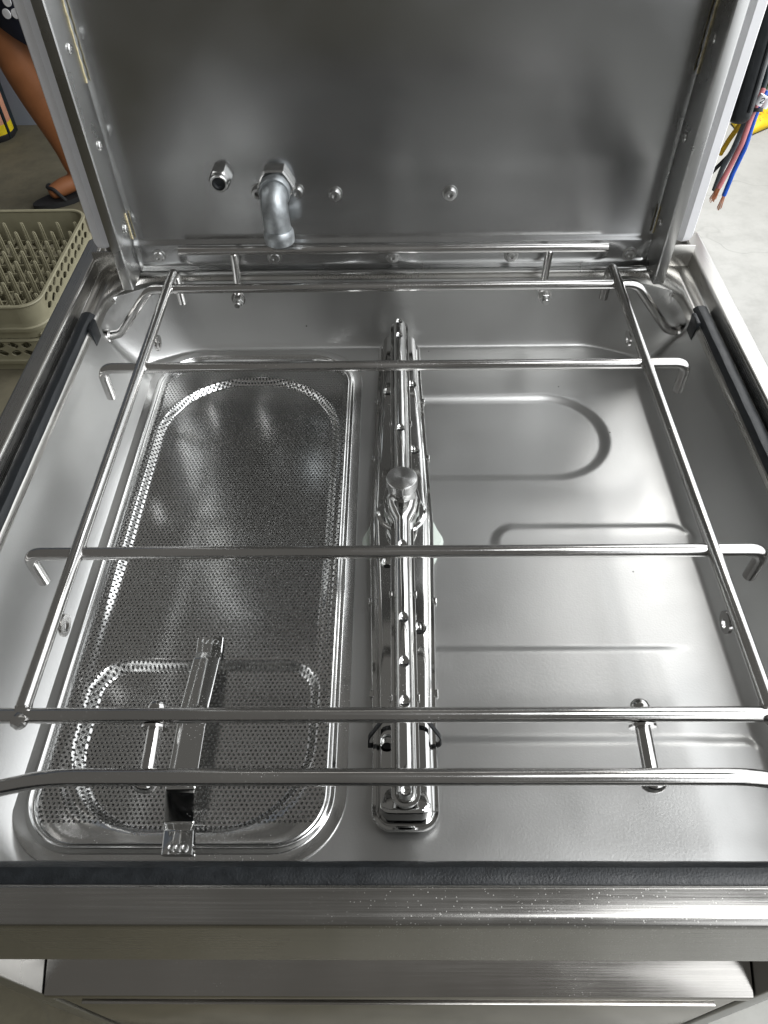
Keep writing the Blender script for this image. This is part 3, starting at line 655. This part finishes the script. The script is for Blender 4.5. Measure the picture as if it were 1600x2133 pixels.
def dish_rack(loc, label, plain_ends=True):
    root = tag(empty('dish_rack', loc), label, 'dish rack', 'stacked dish racks'); o = Vector(loc)
    hx_, h, rc_ = .25, .100, .055
    f = MB()
    def rg(i, z): return [Vector((o.x+a, o.y+b_, o.z+z)) for a, b_ in rrect(-hx_+i, hx_-i, -hx_+i, hx_-i, max(rc_-i, .005), 8)]
    f.loft([rg(.004, .094), rg(-.001, .094), rg(-.003, .097), rg(-.001, .100), rg(.006, .100), rg(.008, .097), rg(.006, .094), rg(.004, .094)], False, False); f.build('top_rim', M['olive'], root, 30)
    b_ = MB(); b_.loft([rg(.010, .0), rg(.004, .001), rg(.002, .022), rg(-.003, .024), rg(-.004, .034), rg(0, .037), rg(.001, .046), rg(.004, .046), rg(.005, .004), rg(.010, .0)], False, False); b_.build('lower_band', M['olive'], root, 30)
    for (a, c, inn) in (((hx_-.001, -hx_+rc_), (hx_-.001, hx_-rc_), (-1, 0, 0)), ((-hx_+rc_, -hx_+.001), (hx_-rc_, -hx_+.001), (0, 1, 0)), ((-hx_+.001, hx_-rc_), (-hx_+.001, -hx_+rc_), (1, 0, 0)), ((hx_-rc_, hx_-.001), (-hx_+rc_, hx_-.001), (0, -1, 0))):
        w_ = MB()
        if inn[1] and plain_ends:
            w_.box((o.x-hx_+rc_, o.y+(a[1] if inn[1] > 0 else a[1]-.003), o.z+.0455), (o.x+hx_-rc_, o.y+(a[1]+.003 if inn[1] > 0 else a[1]), o.z+.0945)).build('end_wall', M['olive'], root); continue
        side_wall(w_, (o.x+a[0], o.y+a[1], o.z+.045), (o.x+c[0], o.y+c[1], o.z+.045), o.z+.045, o.z+.0945, .003, 11, 2, .41, inn)
        w_.build('lattice_wall', M['olive'], root, 30)
    for k in range(4):
        sx, sy = ((1, 1), (-1, 1), (-1, -1), (1, -1))[k]; c = MB(); rr_ = []
        for z in (.0455, .0945): rr_.append([Vector((o.x+sx*(hx_-rc_)+sx*q*math.cos(R(a)), o.y+sy*(hx_-rc_)+sy*q*math.sin(R(a)), o.z+z)) for q, an in ((rc_-.001, range(0, 91, 10)), (rc_-.004, range(90, -1, -10))) for a in an])
        c.loft(rr_); c.build('corner_wall', M['olive'], root, 30)
    gb = MB()
    for k in range(11):
        q = -.23+.046*k; gb.box((o.x+q-.0025, o.y-.246, o.z+.004), (o.x+q+.0025, o.y+.246, o.z+.013)); gb.box((o.x-.246, o.y+q-.0025, o.z+.0045), (o.x+.246, o.y+q+.0025, o.z+.0125))
    gb.build('base_grid', M['olive'], root)
    pg = MB().loft([[Vector((a*k+lx, b2*k*1.0, z)) for a, b2 in ((-.005, -.002), (-.002, -.002), (-.002, -.005), (.002, -.005), (.002, -.002), (.005, -.002), (.005, .002), (.002, .002), (.002, .005), (-.002, .005), (-.002, .002), (-.005, .002))] for z, k, lx in ((.010, 1.5, 0), (.060, 1.25, 0), (.076, 1.05, 0), (.079, .6, 0))])
    po = None
    for i in range(9):
        for j in range(9):
            if po is None:
                po = pg.build('peg', M['olive'], root); ob = po
            else:
                ob = po.copy(); link(ob); ob.parent = root
            ob.matrix_parent_inverse = Matrix.Identity(4); ob.location = (-.212+.053*i, -.212+.053*j, 0)
    return root
dish_rack((-1.155, 1.862, GZ+.1005), 'olive plastic peg rack on top of the stack, pegs showing')
dish_rack((-1.152, 1.860, GZ), 'olive plastic rack at the bottom of the stack, touching the floor', False)

# ------------------------------------------------------------------ person behind the machine at left
PN = tag(empty('person', (-1.15, 2.6, GZ)), 'person in navy shorts and black sandals standing behind the machine', 'person')
def skin_mesh(name, verts, edges, radii, root, m, parent):
    me = bpy.data.meshes.new(name); me.from_pydata([tuple(v) for v in verts], edges, []); o = bpy.data.objects.new(name, me); link(o)
    sk = o.modifiers.new('skin', 'SKIN'); sk.use_smooth_shade = True
    for i, q in enumerate(radii): me.skin_vertices[0].data[i].radius = (q if isinstance(q, tuple) else (q, q)); me.skin_vertices[0].data[i].use_root = i == root
    sb = o.modifiers.new('sub', 'SUBSURF'); sb.levels = 2; sb.render_levels = 2
    dg = bpy.context.evaluated_depsgraph_get(); nm = bpy.data.meshes.new_from_object(o.evaluated_get(dg)); bpy.data.objects.remove(o)
    finish(nm, 180); return put(name, nm, m, parent)
ank = uy(163, 375, 2.60); kne = uy(40, 135, 2.60)
ax_, kx = ank.x, kne.x
za, zk = GZ+.085, GZ+.46
bv = [(-1.02, 2.66, .06), (-1.13, 2.65, .02), (kx+.01, 2.60, zk+.16), (kx, 2.58, zk), (kx+.02, 2.61, zk-.12), (ax_-.01, 2.62, za+.07), (ax_, 2.61, za-.03), (ax_-.040, 2.580, GZ+.050), (ax_-.095, 2.540, GZ+.036),
      (-.90, 2.66, .02), (-.87, 2.62, -.22), (-.86, 2.60, zk), (-.85, 2.64, zk-.13), (-.85, 2.66, za), (-.84, 2.61, GZ+.048), (-.82, 2.55, GZ+.034),
      (-1.02, 2.67, .22), (-1.02, 2.68, .42), (-1.02, 2.68, .52), (-1.02, 2.67, .60), (-1.02, 2.655, .70), (-1.02, 2.655, .79),
      (-1.19, 2.68, .49), (-1.24, 2.68, .24), (-1.24, 2.62, .0), (-1.24, 2.60, -.08), (-.85, 2.68, .49), (-.80, 2.68, .24), (-.80, 2.62, 0), (-.80, 2.60, -.08)]
be = [(0, 1), (1, 2), (2, 3), (3, 4), (4, 5), (5, 6), (6, 7), (7, 8), (0, 9), (9, 10), (10, 11), (11, 12), (12, 13), (13, 14), (14, 15), (0, 16), (16, 17), (17, 18), (18, 19), (19, 20), (20, 21), (18, 22), (22, 23), (23, 24), (24, 25), (18, 26), (26, 27), (27, 28), (28, 29)]
br = [.12, .095, .075, .060, .063, .042, .036, .034, .024, .095, .078, .056, .060, .038, .034, .024, .13, .14, .09, .055, .085, .07, .055, .042, .034, .03, .055, .042, .034, .03]
skin_mesh('body', bv, be, br, 0, M['skin'], PN)
def cloth(name, rings, m, seg=24, parent=PN):
    c = MB(); c.loft([[Vector(o)+Vector((math.cos(2*math.pi*k/seg)*rx, math.sin(2*math.pi*k/seg)*ry, tilt*math.cos(2*math.pi*k/seg+ph))) for k in range(seg)] for o, rx, ry, tilt, ph in rings], False, False)
    ob = c.build(name, m, parent, 70); md = ob.modifiers.new('thickness', 'SOLIDIFY'); md.thickness = .004; return ob
sh = cloth('shorts', [((-1.02, 2.66, .14), .175, .135, 0, 0), ((-1.02, 2.66, .05), .20, .15, 0, 0), ((-1.02, 2.66, -.02), .215, .15, 0, 0)], M['navy'])
hem = uy(48, 70, 2.6)
lg1 = cloth('shorts_leg', [((-1.115, 2.65, .04), .118, .12, 0, 0), ((-1.125, 2.63, -.12), .112, .115, 0, 0), ((hem.x+.015, 2.60, hem.z+.02), .098, .105, -.075, 0)], M['navy'])
cloth('shorts_leg', [((-.91, 2.65, .04), .118, .12, 0, 0), ((-.90, 2.63, -.12), .112, .115, 0, 0), ((-.88, 2.61, -.33), .105, .11, 0, 0)], M['navy'])
cloth('shirt', [((-1.02, 2.66, .06), .19, .15, 0, 0), ((-1.02, 2.67, .25), .165, .135, 0, 0), ((-1.02, 2.68, .42), .19, .14, 0, 0), ((-1.02, 2.68, .55), .12, .09, 0, 0)], M['shirt'])
MB().lathe((-1.02, 2.665, .70), (0, 0, 1), [(.088, 0), (.094, .05), (.085, .10), (.05, .125), (.005, .135)], 20).build('hair', M['hair'], PN)
for k, (fx, fy) in enumerate(((ax_-.045, 2.575), (-.835, 2.60))):
    s_ = MB(); pts = [(.045*math.cos(a)*(1.0 if math.sin(a) > 0 else .85), .125*math.sin(a)) for a in [2*math.pi*i/24 for i in range(24)]]
    an = R(126) if k == 0 else R(180); rot = [(x*math.cos(an)-y*math.sin(an), x*math.sin(an)+y*math.cos(an)) for x, y in pts]
    s_.loft([[Vector((fx+x, fy+y, GZ+z)) for x, y in rot] for z in (.001, .018)]); so_ = s_.build('sandal', M['sole'], PN)
    fw = Vector((-math.sin(an), math.cos(an), 0)); sdv = Vector((math.cos(an), math.sin(an), 0)); c_ = Vector((fx, fy, GZ+.018))
    MB().tube([c_+fw*.02+sdv*.042, c_+fw*.045+sdv*.022+Vector((0, 0, .042)), c_+fw*.06+Vector((0, 0, .042)), c_+fw*.045-sdv*.022+Vector((0, 0, .042)), c_+fw*.02-sdv*.042], .0065, 8, .02).build('strap', M['sole'], so_)
# pale emblem on the shorts
e0 = uy(17, 14, 2.60-.118)
for dx, dz, q in ((-.012, -.018, .013), (.014, -.018, .013), (.001, .012, .013)):
    MB().lathe(e0+Vector((dx, .004, dz)), (-.25, -1, 0), [(q, 0), (q, .003), (.0005, .0035)], 18).build('emblem', M['print'], PN)

# ------------------------------------------------------------------ pillar and can by the wall
pp = uz(33, 276, GZ)
pl = tag(MB().box((pp.x-.085, 3.08, GZ), (pp.x+.005, 3.17, .9), .006).build('steel_pillar', M['teal']), 'dark teal square pillar standing against the wall', 'pillar')
cc = uz(14, 279, GZ); CN = tag(empty('spray_can', (cc.x-.03, cc.y-.01, GZ)), 'salmon can with yellow band and black foot by the pillar', 'can')
cp = (cc.x-.035, cc.y-.02, GZ)
MB().lathe(cp, (0, 0, 1), [(.075, 0), (.078, .004), (.078, .022), (.076, .024)], 28).build('can_foot', M['sole'], CN)
MB().lathe(cp, (0, 0, 1), [(.0768, .0242), (.0768, .060)], 28).build('yellow_band', M['yellow'], CN)
MB().lathe(cp, (0, 0, 1), [(.0762, .060), (.0762, .30), (.060, .335), (.03, .345)], 28).build('can_body', M['salmon'], CN)
MB().lathe(cp, (0, 0, 1), [(.032, .345), (.032, .40), (.026, .41), (.002, .412)], 20).build('can_cap', M['sole'], CN)
